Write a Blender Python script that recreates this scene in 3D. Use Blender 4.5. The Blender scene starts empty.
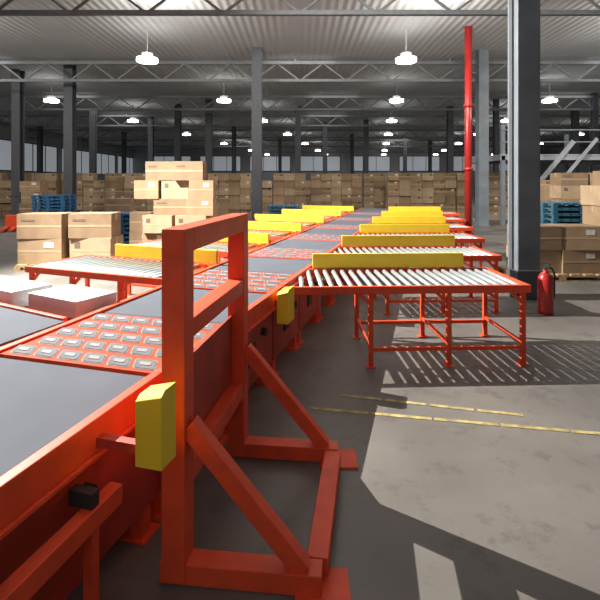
import bpy, math, random
from mathutils import Vector, Matrix
random.seed(4)
C = bpy.context.scene.collection
SC = bpy.context.scene
SC.view_settings.view_transform = 'Standard'

# ---------------- materials ----------------
def mat(name, col, rough=0.5, metal=0.0, var=0.15, scale=6.0, bump=0.0, spec=None, emit=None, est=1.0, bscale=None, coord='Object'):
    m = bpy.data.materials.new(name); m.use_nodes = True
    nt = m.node_tree; b = nt.nodes['Principled BSDF']
    tc = nt.nodes.new('ShaderNodeTexCoord')
    n = nt.nodes.new('ShaderNodeTexNoise'); n.inputs['Scale'].default_value = scale; n.inputs['Detail'].default_value = 6
    nt.links.new(tc.outputs[coord], n.inputs['Vector'])
    r = nt.nodes.new('ShaderNodeValToRGB')
    r.color_ramp.elements[0].position = 0.3; r.color_ramp.elements[1].position = 0.7
    r.color_ramp.elements[0].color = (*[c*(1-var) for c in col], 1)
    r.color_ramp.elements[1].color = (*[min(1, c*(1+var)) for c in col], 1)
    nt.links.new(n.outputs['Fac'], r.inputs['Fac'])
    nt.links.new(r.outputs['Color'], b.inputs['Base Color'])
    b.inputs['Roughness'].default_value = rough; b.inputs['Metallic'].default_value = metal
    if spec is not None: b.inputs['Specular IOR Level'].default_value = spec
    if bump:
        n2 = nt.nodes.new('ShaderNodeTexNoise'); n2.inputs['Scale'].default_value = bscale or scale*8
        nt.links.new(tc.outputs[coord], n2.inputs['Vector'])
        bp = nt.nodes.new('ShaderNodeBump'); bp.inputs['Strength'].default_value = bump; bp.inputs['Distance'].default_value = 0.01
        nt.links.new(n2.outputs['Fac'], bp.inputs['Height']); nt.links.new(bp.outputs['Normal'], b.inputs['Normal'])
    if emit:
        b.inputs['Emission Color'].default_value = (*emit, 1); b.inputs['Emission Strength'].default_value = est
    return m

RED = mat('red_paint', (0.70, 0.075, 0.024), 0.5, var=0.12, scale=9, bump=.05, spec=.35)
def scuff(m, dark, amount, scale):
    nt = m.node_tree; b = nt.nodes['Principled BSDF']; src = b.inputs['Base Color'].links[0].from_socket
    tc = nt.nodes.new('ShaderNodeTexCoord'); n = nt.nodes.new('ShaderNodeTexNoise'); n.inputs['Scale'].default_value = scale; n.inputs['Detail'].default_value = 10; n.inputs['Roughness'].default_value = .75
    nt.links.new(tc.outputs['Object'], n.inputs['Vector'])
    r = nt.nodes.new('ShaderNodeValToRGB'); r.color_ramp.elements[0].position = 1-amount-.03; r.color_ramp.elements[1].position = 1-amount+.05
    r.color_ramp.elements[0].color=(0,0,0,1); r.color_ramp.elements[1].color=(.7,.7,.7,1)
    nt.links.new(n.outputs['Fac'], r.inputs['Fac'])
    mx = nt.nodes.new('ShaderNodeMixRGB'); nt.links.new(r.outputs['Color'], mx.inputs[0]); nt.links.new(src, mx.inputs[1]); mx.inputs[2].default_value=(*dark,1)
    nt.links.new(mx.outputs[0], b.inputs['Base Color'])
scuff(RED,(.3,.06,.03),.31,14)
REDD = mat('red_deck', (0.58, 0.065, 0.028), 0.7, var=0.1, scale=5, spec=.1)
REDX = mat('dark_red_enamel', (0.36, 0.02, 0.018), 0.3, var=0.1, scale=5)
YEL = mat('yellow_paint', (0.80, 0.54, 0.022), 0.6, var=0.06, scale=4)
BELT = mat('belt_rubber', (0.100, 0.110, 0.132), 0.85, var=0.06, scale=3, bump=0.06, bscale=120, spec=.10)
STEEL = mat('roller_steel', (0.46, 0.51, 0.52), 0.36, metal=0.55, var=0.1)
PAD = mat('wheel_pad_rim', (0.26, 0.26, 0.265), 0.7, metal=0.0, var=0.12, scale=12, spec=.15)
PADW = mat('wheel_insert_grey', (0.125, 0.13, 0.14), 0.75, metal=0, var=.2, scale=30, spec=.12)
PADC = mat('wheel_centre_grey', (0.24, 0.245, 0.25), 0.7, var=.1, spec=.15)
BLK = mat('black_rubber', (0.02, 0.02, 0.022), 0.6)
WHT = mat('white_cover', (0.54, 0.55, 0.56), 0.6, var=0.06)
BLUE = mat('blue_plastic', (0.025, 0.12, 0.26), 0.5, var=0.2)
TEAL = mat('teal_plastic', (0.03, 0.11, 0.17), 0.5, var=0.2)
WOOD = mat('pallet_wood', (0.36, 0.24, 0.13), 0.8, var=0.25, scale=14)
COLM = mat('column_dark', (0.070, 0.074, 0.084), 0.6, var=0.1)
COLG = mat('column_grey_blue', (0.15, 0.172, 0.195), 0.55, var=0.2, scale=2)
PALE = mat('pale_grey_steel', (0.28, 0.30, 0.32), 0.5, var=0.1, scale=2)
TAPEM = mat('packing_tape', (0.40, 0.29, 0.175), 0.3, var=0.05)
INK = mat('carton_print_ink', (0.13, 0.085, 0.06), 0.8, var=.4, scale=40)
LABEL = mat('shipping_label_paper', (0.58, 0.57, 0.53), 0.7, var=.1)
CART = [mat('cardboard_a', (0.290, 0.193, 0.110), 0.85, var=0.15, scale=3),
        mat('cardboard_b', (0.225, 0.148, 0.085), 0.85, var=0.15, scale=3),
        mat('cardboard_c', (0.355, 0.250, 0.155), 0.85, var=0.15, scale=3)]
LAMPM = mat('lamp_glow', (0.9, 0.9, 0.9), 0.4, emit=(1, 0.98, 0.92), est=12)
LAMPB = mat('lamp_body', (0.3, 0.3, 0.3), 0.5)
TRUSS = mat('truss_grey', (0.16, 0.17, 0.18), 0.6)
LINE = mat('floor_tape_yellow', (0.36, 0.29, 0.11), 0.7, var=0.45, scale=14)
scuff(LINE,(.2,.18,.15),.45,9)
FLO = mat('concrete_floor', (0.142, 0.130, 0.117), 0.45, var=0.25, scale=0.9, bump=0.05, bscale=30)
scuff(FLO,(.09,.083,.075),.44,3.2)
WAL = mat('wall_panel', (0.36, 0.37, 0.38), 0.8, var=0.06, scale=0.4)
GLASS = mat('daylight_glazing', (0.4, 0.43, 0.46), 0.4, emit=(.85,.92,1), est=.2, var=.03)
def corrug(m, axis, freq):
    nt = m.node_tree; b = nt.nodes['Principled BSDF']
    tc = nt.nodes.new('ShaderNodeTexCoord'); w = nt.nodes.new('ShaderNodeTexWave')
    w.bands_direction = axis; w.inputs['Scale'].default_value = freq
    nt.links.new(tc.outputs['Object'], w.inputs['Vector'])
    bp = nt.nodes.new('ShaderNodeBump'); bp.inputs['Strength'].default_value = 0.5; bp.inputs['Distance'].default_value = 0.05
    nt.links.new(w.outputs['Color'], bp.inputs['Height']); nt.links.new(bp.outputs['Normal'], b.inputs['Normal'])
CEI = mat('ceiling_sheet', (0.55, 0.56, 0.57), 0.75, var=0.05, scale=0.5); corrug(CEI, 'X', 1.2)

# ---------------- mesh builder ----------------
import bmesh
class MB:
    def __init__(s): s.v = []; s.f = []
    def raw(s, vs, fs):
        o = len(s.v); s.v += [tuple(p) for p in vs]; s.f += [tuple(i+o for i in f) for f in fs]; return s
    def box(s, x0, x1, y0, y1, z0, z1):
        return s.raw([(x0,y0,z0),(x1,y0,z0),(x1,y1,z0),(x0,y1,z0),(x0,y0,z1),(x1,y0,z1),(x1,y1,z1),(x0,y1,z1)],
              [(0,3,2,1),(4,5,6,7),(0,1,5,4),(1,2,6,5),(2,3,7,6),(3,0,4,7)])
    def prism(s, poly, z0, z1):
        n = len(poly)
        return s.raw([(x,y,z0) for x,y in poly]+[(x,y,z1) for x,y in poly],
              [tuple(range(n))[::-1], tuple(range(n,2*n))]+[(i,(i+1)%n,n+(i+1)%n,n+i) for i in range(n)])
    def lathe(s, prof, n=20):
        o=[]; k=len(prof)
        for i in range(n):
            t=2*math.pi*i/n
            for r,z in prof: o.append((r*math.cos(t),r*math.sin(t),z))
        f=[(i*k+j,((i+1)%n)*k+j,((i+1)%n)*k+j+1,i*k+j+1) for i in range(n) for j in range(k-1)]
        f.append(tuple(i*k for i in range(n))); f.append(tuple(i*k+k-1 for i in range(n)))
        return s.raw(o,f)
    def beam(s, a, b, w, h, up=(0,0,1)):
        a = Vector(a); b = Vector(b); d = (b-a).normalized(); u = Vector(up)
        if abs(d.dot(u)) > 0.98: u = Vector((0,1,0))
        x = d.cross(u).normalized(); z = x.cross(d).normalized()
        vs = []
        for p in (a, b):
            for i, j in ((-1,-1),(1,-1),(1,1),(-1,1)): vs.append(p + x*i*w/2 + z*j*h/2)
        return s.raw(vs, [(0,1,2,3),(4,7,6,5),(0,4,5,1),(1,5,6,2),(2,6,7,3),(3,7,4,0)])
    def cyl(s, a, b, r, n=12):
        a = Vector(a); b = Vector(b); d = (b-a).normalized(); u = Vector((0,0,1)) if abs(d.z) < .9 else Vector((1,0,0))
        x = d.cross(u).normalized(); z = x.cross(d)
        vs = [p + x*math.cos(2*math.pi*i/n)*r + z*math.sin(2*math.pi*i/n)*r for p in (a,b) for i in range(n)]
        return s.raw(vs, [tuple(range(n)), tuple(range(n,2*n))[::-1]]+[(i,n+i,n+(i+1)%n,(i+1)%n) for i in range(n)])
    def mesh(s, name):
        me = bpy.data.meshes.new(name); me.from_pydata(s.v, [], s.f); me.update()
        bm = bmesh.new(); bm.from_mesh(me); bmesh.ops.recalc_face_normals(bm, faces=bm.faces); bm.to_mesh(me); bm.free()
        return me
def make(mb, name, m, parent=None, loc=(0,0,0), rot=0, bevel=0, smooth=False):
    me = mb.mesh(name) if isinstance(mb, MB) else mb
    if not me.materials: me.materials.append(m)
    o = bpy.data.objects.new(name, me); C.objects.link(o)
    o.location = loc; o.rotation_euler = (0,0,rot)
    if parent: o.parent = parent
    if bevel:
        b = o.modifiers.new('bevel','BEVEL'); b.width = bevel; b.segments = 2; b.limit_method = 'ANGLE'
    if smooth:
        for p in me.polygons: p.use_smooth = len(p.vertices) == 4
    return o
def empty(name, loc, rot, label, cat, group=None):
    e = bpy.data.objects.new(name, None); C.objects.link(e); e.location = loc; e.rotation_euler = (0,0,rot)
    e.empty_display_size = 0.2
    e['label'] = label; e['category'] = cat
    if group: e['group'] = group
    return e
def tag(o, label, cat, group=None):
    o['label'] = label; o['category'] = cat
    if group: o['group'] = group
    return o
def dup(root, loc, rot=None, label=None):
    n = root.copy(); C.objects.link(n); n.location = loc
    if rot is not None: n.rotation_euler = (0,0,rot)
    if label: n['label'] = label
    def rec(src, dst):
        for c in list(src.children):
            k = c.copy(); C.objects.link(k); k.parent = dst; rec(c, k)
    rec(root, n)
    return n
def struct(o): o['kind'] = 'structure'; return o

# ---------------- setting ----------------
CH = 7.2; BW = 74
struct(make(MB().box(-27, 40, -4, BW, -0.2, 0), 'floor', FLO))
struct(make(MB().box(-27, 40, -4, BW, CH, CH+0.2), 'ceiling', CEI))
struct(make(MB().box(-27, 40, BW, BW+.2, 0, CH), 'wall_back', WAL))
struct(make(MB().box(-27.2, -27, -4, BW, 0, CH), 'wall_left', WAL))
struct(make(MB().box(40, 40.2, -4, BW, 0, CH), 'wall_right', WAL))
wi = 1
for x in range(-24, 38, 8):
    m = MB().box(x, x+6.4, BW-.06, BW-.01, 3.6, 5.9)
    struct(make(m, 'window_%d'%wi, GLASS)); 
    t = MB()
    for a in (x-.08, x+2.1, x+4.2, x+6.4): t.box(a, a+.08, BW-.12, BW-.06, 3.5, 6.0)
    t.box(x-.08,x+6.48,BW-.12,BW-.06,3.5,3.6); t.box(x-.08,x+6.48,BW-.12,BW-.06,5.9,6.0)
    struct(make(t,'trim_%d'%wi,COLM)); wi += 1
for y in range(20, 72, 8):
    struct(make(MB().box(-26.99, -26.94, y, y+6.9, 2.9, 5.6), 'window_%d'%wi, GLASS))
    t = MB()
    for a in (y-.08, y+2.3, y+4.6, y+6.9): t.box(-26.94,-26.88,a,a+.08,2.8,5.7)
    t.box(-26.94,-26.88,y-.08,y+6.98,2.8,2.9); t.box(-26.94,-26.88,y-.08,y+6.98,5.6,5.7)
    struct(make(t,'trim_%d'%wi,COLM)); wi += 1

tr = MB()
tr.box(-27, 40, -0.08, 0.08, 6.9, 7.05); tr.box(-27, 40, -0.06, 0.06, 6.15, 6.27)
k = -27
while k < 39:
    tr.beam((k, 0, 6.95), (k+1, 0, 6.2), 0.06, 0.06); tr.beam((k+1, 0, 6.2), (k+2, 0, 6.95), 0.06, 0.06); k += 2
k = -27
while k < 40:
    tr.box(k-.04,k+.04,-.04,.04,7.05,7.2); k += 6.7
trm = None
for i, y in enumerate([4, 12, 20, 28, 36, 46, 57, 68]):
    if trm is None:
        o = make(tr, 'roof_truss', TRUSS, loc=(0,y,0)); trm = o
        tag(o, 'long grey steel lattice truss under the roof sheeting', 'roof truss', 'roof trusses')
    else:
        o = trm.copy(); C.objects.link(o); o.location = (0,y,0)

def column(px, D, m, w=0.4, label=None):
    x = (px-300)*D/460
    mb = MB(); t = 0.03
    mb.box(-w/2, w/2, -w/2, -w/2+t, 0, CH); mb.box(-w/2, w/2, w/2-t, w/2, 0, CH); mb.box(-t/2, t/2, -w/2+t, w/2-t, 0, CH)
    mb.box(-w/2-.06, w/2+.06, -w/2-.06, w/2+.06, 0, 0.03)
    e = make(mb, 'steel_column', m, loc=(x, D, 0))
    tag(e, label or 'dark steel roof column standing on the concrete floor', 'column', 'roof columns')
    return e
for px, D in [(18,22.2),(70,21),(93,34),(124,50),(151,38),(178,32),(209,30),(234,45),(257,18.6),(298,33),(280,55),(325,42),(352,52),(366,40),(405,55),(450,33),(430,60),(40,44)]:
    column(px, D, COLM)
column(482, 19, COLG, label='blue-grey steel column among the cartons')
column(496, 30, COLM, w=.3); column(575, 34, COLM); column(594, 28, COLM, w=.3)
mb = MB(); w = .175
pe = empty('boxed_pillar', (3.50,7.2,0), 0, 'thick dark blue-grey square steel pillar beside the roller tables', 'column')
make(MB().box(-w,w,-w,w,0,CH), 'shaft', COLG, pe, bevel=.012)
make(MB().box(-w-.015,w+.015,-w-.015,w+.015,.0,.45), 'base_guard', COLM, pe, bevel=.01)
for a in (-w-.03,w): make(MB().box(a,a+.03,-.05,.05,.45,CH), 'cable_duct', COLM, pe)
p = MB().cyl((0,0,0),(0,0,CH),0.12,16).cyl((0,0,0),(0,0,.05),.2,16).cyl((0,0,2.2),(0,0,2.3),.16,16).cyl((0,0,4.4),(0,0,4.5),.16,16)
tag(make(p,'sprinkler_riser_pipe',REDX,loc=(5.85,16,0),smooth=True),'tall red vertical sprinkler riser pipe','pipe')

me_ = empty('mezzanine_frame', (8.5,19.3,0), 0, 'pale grey steel mezzanine framework with diagonal braces and handrail', 'mezzanine')
for x in (0,5,10):
    for y in (0,4): make(MB().box(x-.08,x+.08,y-.08,y+.08,0,4.2),'post',COLG,me_)
mb = MB()
for y in (0,4): mb.box(-.1,10.1,y-.08,y+.08,2.72,2.9)
for x in (0,5,10): mb.box(x-.08,x+.08,.08,3.92,2.72,2.9)
mb.box(-.1,10.1,-.1,4.1,2.9,2.96)
make(mb,'deck',PALE,me_)
make(MB().beam((1.3,-.14,1.6),(2.9,-.14,3.5),.08,.18),'diagonal_brace',PALE,me_)
make(MB().beam((2.2,-.26,1.7),(3.8,-.26,3.6),.08,.12),'diagonal_brace',PALE,me_)
make(MB().beam((.2,-.14,3.3),(1.5,-.14,1.9),.06,.10),'diagonal_brace',PALE,me_)
for z in (3.45,3.95): make(MB().box(-.1,10.1,-.12,-.07,z,z+.05),'handrail',COLG,me_)

lroot = empty('high_bay_lamp', (0,0,0), 0, 'round white glowing high bay lamp hanging from the roof', 'lamp', 'high bay lamps')
make(MB().cyl((0,0,-.12),(0,0,0),.36,16),'lens',LAMPM,lroot); make(MB().cyl((0,0,0),(0,0,.18),.2,12).cyl((0,0,.18),(0,0,1.098),.02,6),'housing',LAMPB,lroot)
pos = [(x + .28*y*0.6, y) for y in (16,24,32,41,51,62,71) for x in (-17,-8,1,9,18) if abs(x+.28*y*.6) < 33]
lroot.location = (pos[0][0], pos[0][1], 6.1)
for x, y in pos[1:]: dup(lroot, (x,y,6.1))

# ---------------- main line ----------------
ROT = -math.atan2(.2696,.963)
W = 1.15
def edge(D): return (-0.189+.28*(D-4.34), D, 0)
REDP = mat('red_side_panel', (0.36, 0.036, 0.018), 0.55, var=0.25, scale=5)
def side_parts(e, L, n_leg, skirt=False):
    make(MB().box(-.05,0,0,L,.64,.80).box(0,.02,0,L,.64,.66),'side_rail',RED,e,bevel=.004)
    make(MB().box(-W,-W+.05,0,L,.64,.80),'side_rail',RED,e,bevel=.004)
    ys = [.08,L-.08] if n_leg==2 else [L*.5]
    for yy in ys:
        for xx in (-.07,-W+.07):
            g = MB(); g.box(xx-.035,xx+.035,yy-.035,yy+.035,.012,.64); g.box(xx-.07,xx+.07,yy-.07,yy+.07,0,.012)
            make(g,'leg',RED,e)
    for yy in ys: make(MB().box(-W+.105,-.105,yy-.02,yy+.02,.2,.25),'stretcher',RED,e)
    if skirt:
        make(MB().box(-.033,-.02,.02,L-.02,.16,.64),'side_panel',REDP,e)
        make(MB().box(-.02,-.002,L*.35,L*.35+.16,.34,.50),'access_hatch',BLK,e,bevel=.004)
        make(MB().cyl((-.02,L*.72,.52),(.02,L*.72,.52),.035,14),'bearing_cap',BLK,e)
def belt(D0, D1, skirt=False):
    L = (D1-D0)*1.0385 - .004
    e = empty('belt_conveyor', edge(D0), ROT, 'dark grey-blue flat belt conveyor section with red side rails', 'conveyor', 'belt sections of the sorting line')
    b = MB(); b.box(-W+.055,-.055,.034,L-.034,.70,.782)
    b.cyl((-W+.055,.041,.741),(-.055,.041,.741),.041,16); b.cyl((-W+.055,L-.041,.741),(-.055,L-.041,.741),.041,16)
    make(b,'belt',BELT,e)
    side_parts(e, L, 2 if L > .6 else 1, skirt)
    make(MB().box(-.9,-.2,L*.3,L*.7,.42,.62),'drive_box',BLK,e,bevel=.01)
    return e
def padpoly(a,b,r,z0,z1,name,mt):
    pts = []
    for cx, cy, a0 in ((a-r,b-r,0),(-a+r,b-r,90),(-a+r,-b+r,180),(a-r,-b+r,270)):
        for i in range(5):
            t = math.radians(a0+i*22.5); pts.append((cx+r*math.cos(t)+(cy+r*math.sin(t))*-.5, cy+r*math.sin(t)))
    me = MB().prism(pts, z0, z1).mesh(name); me.materials.append(mt); return me
PM = padpoly(.072,.064,.020,0,.003,'wheel_unit',PAD)
WM = padpoly(.065,.057,.016,.003,.006,'wheel_insert',PADW)
CM = padpoly(.036,.022,.012,.006,.009,'wheel',PADC)
def sorter(D0, detail=True, skirt=False):
    L = .85*1.0385
    e = empty('wheel_sorter', edge(D0), ROT, 'red diverter deck tightly packed with grey rounded wheel pads', 'wheel sorter', 'swivel wheel sorter modules')
    make(MB().box(-W+.05,-.05,.005,L-.005,.62,.785),'deck_plate',REDD,e,bevel=.003)
    side_parts(e, L, 2, skirt)
    for j in range(5):
        for i in range(6):
            x = -W+.155+i*.168+(.02 if j%2 else -.01); y = .095+j*.172
            o = make(PM,'wheel_unit',PAD,e,loc=(x,y,.785))
            w_i = make(WM,'wheel_insert',PADW,o)
            if detail: make(CM,'wheel',PADC,o)
    return e
def cover(D, h=1.0, x0=.045, x1=.165, dz=0, arm=.045, l=.22):
    x, y, _ = edge(D)
    e = empty('drive_guard', (x,y,0), ROT, 'yellow angular sheet-metal drive guard on the conveyor side', 'drive guard', 'yellow drive guards')
    prof = [(0,.84-.36*h),(l,.84-.36*h),(l,.84),(.03,.84),(0,.82)]
    prof = [(a,b+dz) for a,b in prof]
    m = MB(); n = len(prof)
    zc = dz+.84
    sl = lambda b_: -.03 if b_ > zc-.05 else 0
    m.raw([(x0,a,b+sl(b)) for a,b in prof]+[(x1,a,b) for a,b in prof],[tuple(range(n)),tuple(range(n,2*n))]+[(i,(i+1)%n,n+(i+1)%n,n+i) for i in range(n)])
    make(m,'guard_shell',YEL,e,bevel=.003)
    make(MB().box(0.001,arm,l*.4,l*.4+.04,.68,.72),'mounting_plate',REDP,e)
    return e
offs = [0,1.8,3.7,5.7,7.9,10.2]
sorter(2.42, skirt=True)
for i,o in enumerate(offs): sorter(4.2+o, detail=i<2, skirt=i<1)
belt(0.55,2.42,True); belt(3.27,4.2,True)
for i,o in enumerate(offs):
    nx = 4.2+offs[i+1] if i < 5 else 17.6
    belt(5.05+o, nx, i<1)
cover(1.90,.86,.22,.34,.13,.22,.11)
for i,o in enumerate(offs[:3]): cover(4.12+o,.85,.045,.15,.0,.045,.2)

# ---------------- lane roller tables ----------------
RM = {}
def roller(e, x, y0, y1):
    key = round(y1-y0,3)
    if key not in RM:
        m = MB(); Lr = y1-y0
        m.cyl((0,.012,0),(0,Lr-.012,0),.025,14); m.cyl((0,0,0),(0,Lr,0),.008,8)
        me = m.mesh('roller'); me.materials.append(STEEL)
        for p in me.polygons: p.use_smooth = len(p.vertices)==4
        RM[key] = me
    make(RM[key],'roller',STEEL,e,loc=(x,y0,.765))
def table(sgn, name_label, Wt, xo, slope, legs_x, bar, group):
    e = empty('roller_table', (0,0,0), 0, name_label, 'roller table', group)
    f = MB()
    f.beam((0,.02,.755),(xo,.02,.755),.04,.075); f.beam((slope*Wt,Wt-.02,.755),(xo,Wt-.02,.755),.04,.075)
    f.beam((xo-sgn*.02,.04,.755),(xo-sgn*.02,Wt-.04,.755),.04,.075)
    f.beam((sgn*.03,.04,.735),(slope*Wt+sgn*.03,Wt-.04,.735),.04,.03)
    make(f,'frame',RED,e,bevel=.004)
    sp = .098
    n = int((abs(xo)-.12)/sp)
    for i in range(n):
        x = sgn*(abs(xo)-.08-i*sp)
        y1 = Wt-.04; y0 = .04
        ym = (x-.03)/slope if sgn > 0 else (x+.03)/slope
        if ym < y1: y1 = ym
        if y1-y0 > .12: roller(e, x, y0, round(y1,2))
    for lx in legs_x:
        for ly in (.05, Wt-.05):
            g = MB(); g.box(lx-.022,lx+.022,ly-.022,ly+.022,.01,.72); g.box(lx-.045,lx+.045,ly-.045,ly+.045,0,.01)
            g.beam((lx,ly,.60),(lx-sgn*.12,ly,.72),.03,.03)
            make(g,'leg',RED,e)
    for ly in (.05, Wt-.05): make(MB().beam((legs_x[0],ly,.17),(legs_x[-1],ly,.17),.03,.035),'stretcher',RED,e)
    for lx in legs_x: make(MB().beam((lx,.07,.215),(lx,Wt-.07,.215),.03,.03),'stretcher',RED,e)
    g = MB(); a,b = bar
    g.box(min(a,b),max(a,b),Wt-.02,Wt+.03,.80,.965); g.box(min(a,b)+.1,min(a,b)+.16,Wt-.02,Wt-.005,.70,.80); g.box(max(a,b)-.16,max(a,b)-.1,Wt-.02,Wt-.005,.70,.80)
    make(g,'guard_board',YEL,e,bevel=.006)
    return e
Rl = 'red-framed roller table with steel rollers and yellow guard board'
TR = table(1, Rl, .95, 2.42, .28, [.85,1.62,2.36], (.34,2.12), 'discharge roller tables')
TL = table(-1, Rl, .94, -2.06, -.112, [-2.0,-1.35,-.65], (-1.55,.03), 'discharge roller tables')
RR = math.radians(2.2); RS = math.atan2(-.475,.88); RL = math.radians(-21.5)
TR.location = (-.158,4.4,0); TR.rotation_euler[2] = RR
TL0 = Vector((-1.385,4.76,0))
TL.location = TL0; TL.rotation_euler[2] = RL
for o in offs[1:]:
    dup(TR, (-.158+.28*o,4.4+o,0)); t_ = dup(TL, TL0+Vector((.28*o,o,0)))
    for c in t_.children:
        if c.name.startswith('guard_board'): c.scale.x = 1.3 if o == 1.8 else 1.2
so = (-1.90,2.8,0)
e = empty('side_belt_conveyor', so, RS, 'dark belt side conveyor with red frame joining the sorting line', 'conveyor')
make(MB().prism([(-2.3,.04),(-.02,.04),(-.11,.58),(-2.3,.58)],.70,.782),'belt',BELT,e)
make(MB().box(-2.3,-.02,0,.04,.64,.80).box(-2.3,-.13,.58,.62,.64,.80).box(-2.34,-2.3,0,.62,.64,.80),'side_rail',RED,e,bevel=.004)
for lx in (-2.2,-1.2,-.25):
    for ly in (.04,.58): make(MB().box(lx-.03,lx+.03,ly-.03,ly+.03,0,.64),'leg',RED,e)
for (x0,x1,y0,y1,zt,lab) in [(-2.1,-.92,.66,1.02,.885,'pale grey long sheet-metal cover behind the side belt'),(-.82,-.20,.74,1.12,.875,'pale grey box-like cover beside the sorting line')]:
    ce = empty('cover_box', so, RS, lab, 'machine cover')
    make(MB().box(x0,x1,y0,y1,.74,zt),'shell',WHT,ce,bevel=.004)
    make(MB().box(x0,x1,y0,y1,.68,.74),'base_frame',COLG,ce,bevel=.004)
    for a in (x0+.05,x1-.05):
        make(MB().box(a-.025,a+.025,y0+.03,y0+.08,0,.68),'leg',RED,ce); make(MB().box(a-.025,a+.025,y1-.08,y1-.03,0,.68),'leg',RED,ce)

# ---------------- red gantry frame ----------------
ge = empty('gantry_frame', (-.557,2.1,0), 0, 'tall red welded square-tube frame bolted beside the conveyor', 'gantry frame')
A = Vector((0,0,0)); B = Vector((.147,.95,0)); V = Vector((.57,-.06,0)); HT = 1.59; w = .11
dirAB = (B-A).normalized(); ang = math.atan2(dirAB.y,dirAB.x)-math.pi/2
for P in (A,B): make(MB().box(-w/2,w/2,-w/2,w/2,.015,HT),'post',RED,ge,loc=P,rot=ang,bevel=.005)
def tie(z,ww,hh,nm): make(MB().beam(A+dirAB*.055+Vector((0,0,z)),B-dirAB*.055+Vector((0,0,z)),ww,hh),nm,RED,ge,bevel=.004)
tie(HT-.055,.11,.11,'top_beam'); tie(1.12,.10,.09,'cross_beam'); tie(.45,.10,.10,'cross_beam')
for P in (A,B):
    make(MB().beam(P+V*.09+Vector((0,0,.70)),P+V*1.0+Vector((0,0,.09)),.07,.08),'diagonal_brace',RED,ge,bevel=.004)
    make(MB().beam(P-V*.12+Vector((0,0,.05)),P+V*1.15+Vector((0,0,.05)),.10,.09),'base_beam',RED,ge,bevel=.004)
    q = P+V*1.15; make(MB().box(q.x-.12,q.x+.12,q.y-.1,q.y+.1,0,.012),'foot_plate',RED,ge)
make(MB().beam(A+V*1.1+dirAB*.06+Vector((0,0,.05)),B+V*1.1-dirAB*.06+Vector((0,0,.05)),.10,.085),'base_tie',RED,ge,bevel=.004)
make(MB().beam(A+dirAB*.056+Vector((-.03,0,.72)),B-dirAB*.056+Vector((-.03,0,.72)),.012,.42),'bay_panel',REDP,ge)
lb_ = empty('lower_side_beam', edge(.8), ROT, 'red lower beam with black roller brackets along the conveyor', 'beam')
make(MB().beam((.09,0,.50),(.09,1.2,.50),.06,.08),'beam',RED,lb_,bevel=.004)
for y in (.15,.6,1.05):
    make(MB().box(.0,.11,y-.02,y+.02,.54,.60),'bracket',BLK,lb_)
    make(MB().box(.07,.11,y-.02,y+.02,0,.46),'support_leg',RED,lb_)

# ---------------- floor tape ----------------
def tape(x0,y0,x1,y1,n,gap,lab):
    a=Vector((x0,y0,0)); b=Vector((x1,y1,0)); m=MB()
    for i in range(n):
        p=a.lerp(b,i/n); q=a.lerp(b,(i+1-gap)/n); m.beam(p+Vector((0,0,.002)),q+Vector((0,0,.002)),.04,.003)
    tag(make(m,'floor_tape',LINE),lab,'floor tape')
tape(.08,3.66,2.9,3.15,6,.04,'worn yellow marking tape on the concrete floor')
tape(.35,3.88,1.75,3.54,4,.08,'short worn yellow marking tape on the concrete floor')

# ---------------- fire extinguisher ----------------
fe = empty('fire_extinguisher', (3.36,6.3,0), 0, 'dark red rounded fire extinguisher standing beside the pillar', 'fire extinguisher')
make(MB().lathe([(.0,.0),(.095,.0),(.1,.02),(.1,.44),(.09,.50),(.06,.55),(.03,.57),(.03,.60),(0,.60)],24),'cylinder_body',REDX,fe,smooth=True)
make(MB().cyl((0,0,.60),(0,0,.65),.022,12),'valve',BLK,fe)
make(MB().beam((0,.02,.66),(0,-.11,.69),.02,.015).beam((0,.0,.64),(0,-.1,.64),.02,.012),'handle',BLK,fe)
hs=MB(); pts=[Vector((.02,0,.63)),Vector((.09,0,.62)),Vector((.125,0,.55)),Vector((.125,0,.3)),Vector((.12,0,.2))]
for a,b in zip(pts,pts[1:]): hs.cyl(a,b,.011,8)
make(hs,'hose',BLK,fe)

# ---------------- cartons ----------------
def cartmesh(w,d,h,i,mark=False):
    m = MB(); m.box(-w/2,w/2,-d/2,d/2,0,h-.004)
    m.box(-w/2,w/2,-d/2,-.004,h-.004,h); m.box(-w/2,w/2,.004,d/2,h-.004,h)
    nf = len(m.f)
    if mark:
        m.box(-w/2+.0,w/2,-d/2-.003,-d/2-.001,h*.46,h*.56); n2=len(m.f)
        m.box(w*.12,w*.36,-d/2-.005,-d/2-.003,h*.62,h*.86)
    me = m.mesh('carton'); me.materials.append(CART[i])
    if mark:
        me.materials.append(TAPEM); me.materials.append(INK if mark==1 else LABEL)
        for k,p in enumerate(me.polygons):
            if k>=n2: p.material_index=2
            elif k>=nf: p.material_index=1
    return me
def tapemesh(w,d,h):
    m = MB(); m.box(-w/2-.002,w/2+.002,-.03,.03,h,h+.002)
    m.box(-w/2-.003,-w/2-.001,-.03,.03,h*.7,h+.001); m.box(w/2+.001,w/2+.003,-.03,.03,h*.7,h+.001)
    m.box(-w/2,w/2,-d/2-.003,-d/2-.001,h*.46,h*.54)
    me = m.mesh('packing_tape'); me.materials.append(TAPEM); return me
def printmesh(w,d,h,k):
    m = MB(); y0,y1=-d/2-.0045,-d/2-.003
    if k==0: m.box(w*.1,w*.32,y0,y1,h*.64,h*.86)
    elif k==1: m.box(-w*.4,-w*.1,y0,y1,h*.70,h*.78)
    else: m.box(-w*.38,-w*.24,y0,y1,h*.6,h*.84)
    me=m.mesh('printed_mark'); me.materials.append([LABEL,INK,INK][k]); return me
near_cache = {}
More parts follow.
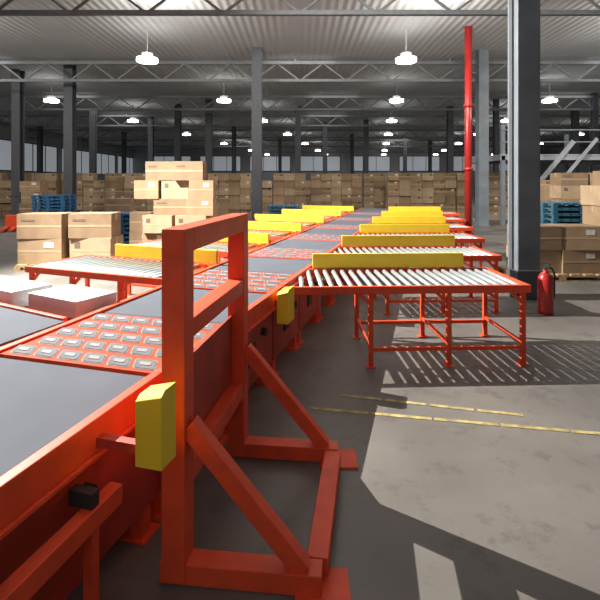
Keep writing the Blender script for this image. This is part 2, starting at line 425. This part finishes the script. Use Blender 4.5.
def big_carton(x,y,z,w,d,h,rot=0,lab='large brown taped cardboard carton in a stack'):
    key=(w,d,h,random.randrange(3))
    if key not in near_cache: near_cache[key]=(cartmesh(w,d,h,key[3]),tapemesh(w,d,h),printmesh(w,d,h,key[3]))
    a,b,c=near_cache[key]
    o=make(a,'carton',None,loc=(x,y,z),rot=rot); tag(o,lab,'cardboard box','large cartons')
    make(b,'packing_tape',None,o); make(c,'printed_mark',None,o); return o
def pallet(x,y,w,d,m,lab,z=0,h=.13,rot=0,group=None):
    e=MB(); nb=7
    for i in range(nb):
        xx=-w/2+(i+.5)*w/nb; e.box(xx-w/nb*.38,xx+w/nb*.38,-d/2,d/2,h-.025,h)
    for yy in (-d/2+.05,0,d/2-.05):
        e.box(-w/2,w/2,yy-.05,yy+.05,h-.05,h-.025)
        for xx in (-w/2+.06,0,w/2-.06): e.box(xx-.06,xx+.06,yy-.05,yy+.05,.02,h-.05)
        e.box(-w/2,w/2,yy-.05,yy+.05,0,.02)
    o=make(e,'pallet',m,loc=(x,y,z),rot=rot); tag(o,lab,'pallet',group); return o
U=random.uniform
pallet(-4.80,9.75,1.9,1.0,WOOD,'wooden pallet under large cartons')
for cx,ww in ((-5.25,.90),(-4.31,.86)):
    z=.13
    for lv in range(2):
        h=(.52,.50)[lv]; big_carton(cx+U(-.05,.04),9.7+U(-.08,.06),z,ww,.6,h,U(-.1,.1)); z+=h
big_carton(-4.9,10.7,0,.8,.6,.55,.1); big_carton(-4.9,10.7,.55,.8,.6,.5,-.08)
pallet(-3.0,11.5,1.7,1.0,WOOD,'wooden pallet under a tall carton stack')
rows2=[[(-3.55,.58),(-2.94,.58),(-2.38,.5)],[(-3.42,.70),(-2.62,.74)],[(-3.18,.78),(-2.42,.66)],[(-3.72,.60),(-3.05,.66),(-2.40,.58)],[(-3.42,.68),(-2.70,.70)]]
z=.13
for lv,r_ in enumerate(rows2):
    h=(.44,.42,.40,.45,.46)[lv]
    for cx,ww in r_: big_carton(cx+U(-.01,.01),11.4+U(-.11,.11),z,ww,.58,h,U(-.06,.06))
    z+=h
for lv in range(2): big_carton(-4.2,12.3,lv*.5 ,.55,.5,.5,U(-.08,.08))
for lv in range(3): big_carton(-5.9+U(-.06,.06),15.2,lv*.42,.8,.6,.42,U(-.1,.1))
for lv in range(4): big_carton(-11.2+U(-.06,.06),19.4,lv*.46,.85,.6,.46,U(-.08,.08))
pallet(4.75,8.75,1.7,.9,WOOD,'wooden pallet under cartons beside the pillar')
for cx in (4.38,5.16):
    z=.13
    for lv in range(2):
        big_carton(cx+U(-.04,.04),8.7+U(-.04,.04),z,.72,.6,.43,U(-.08,.08)); z+=.43
pallet(6.4,9.3,1.0,.9,WOOD,'wooden pallet under a tall carton stack')
z=.13
for lv in range(4): big_carton(6.36+U(-.05,.05),9.3,z,.86,.7,.40,U(-.06,.06)); z+=.40
for lv in range(5): big_carton(8.5+U(-.04,.04),12.4,lv*.42,.86,.7,.42,U(-.05,.05))
for x in (8.9,9.8):
    for lv in range(5): big_carton(x+U(-.04,.04),15.2,lv*.42,.86,.7,.42,U(-.05,.05))
def pstack(x,y,w,d,n,m,lab,grp):
    r=pallet(x,y,w,d,m,lab,0,group=grp)
    for i in range(1,n):
        o=r.copy(); C.objects.link(o); o.location=(x+U(-.02,.02),y,i*.13)
pstack(6.72,11.4,1.45,1,10,TEAL,'dark blue plastic pallet in a tall stack','dark blue pallets')
pstack(-9.5,17.8,1.2,1,10,BLUE,'blue plastic pallet in a stack','blue pallets')
pstack(-5.0,13.4,1.0,1,7,BLUE,'blue plastic pallet in a low stack beside cartons','blue pallets')
pstack(-.6,17.8,1.2,1,7,TEAL,'dark teal plastic pallet in a stack','teal pallets')
pj = empty('pallet_jack', (-10.9,17.4,0), .4, 'orange hand pallet jack parked by the cartons', 'pallet jack')
for a in (-.22,.08): make(MB().box(a,a+.15,-1.1,0,.06,.12),'fork',RED,pj)
make(MB().box(-.22,.23,0,.16,.06,.55),'pump_body',RED,pj,bevel=.02)
make(MB().beam((0,.08,.55),(0,.35,1.25),.04,.04).box(-.18,.18,.33,.37,1.22,1.27),'handle',BLK,pj)
make(MB().cyl((-.1,.1,.09),(.1,.1,.09),.09,14),'wheel',BLK,pj)
# far cartons
bh=.375
FCM=[cartmesh(.545,.5,bh-.0,i,mk) for i in range(3) for mk in (1,2,0)]
cnt=0; extra=MB()
def far_stack(x,y,n,k):
    global cnt
    for lv in range(n):
        if cnt<300:
            o=bpy.data.objects.new('carton',random.choice(FCM)); C.objects.link(o)
            o.location=(x+U(-.005,.005),y+U(-.08,.08),lv*bh)
            tag(o,'brown cardboard carton in the long stacked row','cardboard box','stacked cartons'); cnt+=1
        else: extra.box(x-.265,x+.265,y-.25,y+.25,lv*bh,lv*bh+bh-.008)
def row(px0,px1,D,n,var=.04):
    x=(px0-300)*D/460; x1=(px1-300)*D/460; i=0; k=0; dd=0
    while x<x1:
        if i%6==0: dd=U(-.2,.2)
        far_stack(x+.3,D+dd,n-(1 if random.random()<var else 0),k); i+=1
        x+=.558+(.05 if i%6==0 else 0)
row(300,384,25,6); row(386,464,23,6); row(208,298,24,6); row(-5,203,23.6,6); row(486,512,22,6); row(536,610,18,5)
if extra.v:
    o=make(extra,'carton_row',CART[0]); tag(o,'brown cartons in the long stacked row','cardboard boxes'); o['kind']='stuff'

# ---------------- lights ----------------
def area(x,y,sx,sy,p,col=(1,1,1),tilt=0,z=None,nm='roof_fill'):
    l=bpy.data.lights.new(nm,'AREA'); l.shape='RECTANGLE'; l.size=sx; l.size_y=sy; l.energy=p; l.color=col
    o=bpy.data.objects.new(nm,l); C.objects.link(o); o.location=(x,y,z or CH-.05); o.rotation_euler=(math.radians(tilt),0,0); return o
for x,y,p in [(-14,14,300),(2,8,35),(14,14,270),(-14,34,340),(2,34,260),(16,34,340),(-8,58,360),(12,58,420),(0,18,320)]:
    area(x,y,3,14,p,(1,.98,.95))  # added overhead ambient fill; the roof sheet has no openings
for x in (-12,-4,4,11): area(x,12.5,1.2,.5,260,(1,.95,.87),62,6.5,'carton_fill')  # added fill tilted at the far cartons, not actual fixtures
area(-1.5,-3.2,5,2.5,60,(1,.98,.95),68,4.2,'front_fill')  # added soft fill behind the camera to lift the gantry faces
l=bpy.data.lights.new('sun_spot','SPOT'); l.energy=15000; l.spot_size=math.radians(120); l.spot_blend=.5; l.shadow_soft_size=.015; l.color=(1,.96,.89)  # indoor spot standing in for sunlight that the roof would block
o=bpy.data.objects.new('sun_spot',l); C.objects.link(o); o.location=(-6.6,7.2,6.6)
d=Vector((1.4,6.0,.3))-Vector(o.location); o.rotation_euler=d.to_track_quat('-Z','Y').to_euler()
w_=bpy.data.worlds.new('world'); SC.world=w_; w_.use_nodes=True
w_.node_tree.nodes['Background'].inputs[0].default_value=(.75,.8,.9,1); w_.node_tree.nodes['Background'].inputs[1].default_value=.12

cam=bpy.data.cameras.new('camera'); co=bpy.data.objects.new('camera',cam); C.objects.link(co)
co.location=(0,0,1.8); co.rotation_euler=(math.pi/2,0,0); cam.sensor_width=36; cam.lens=27.6; cam.shift_y=-118/600; cam.clip_end=300
SC.camera=co
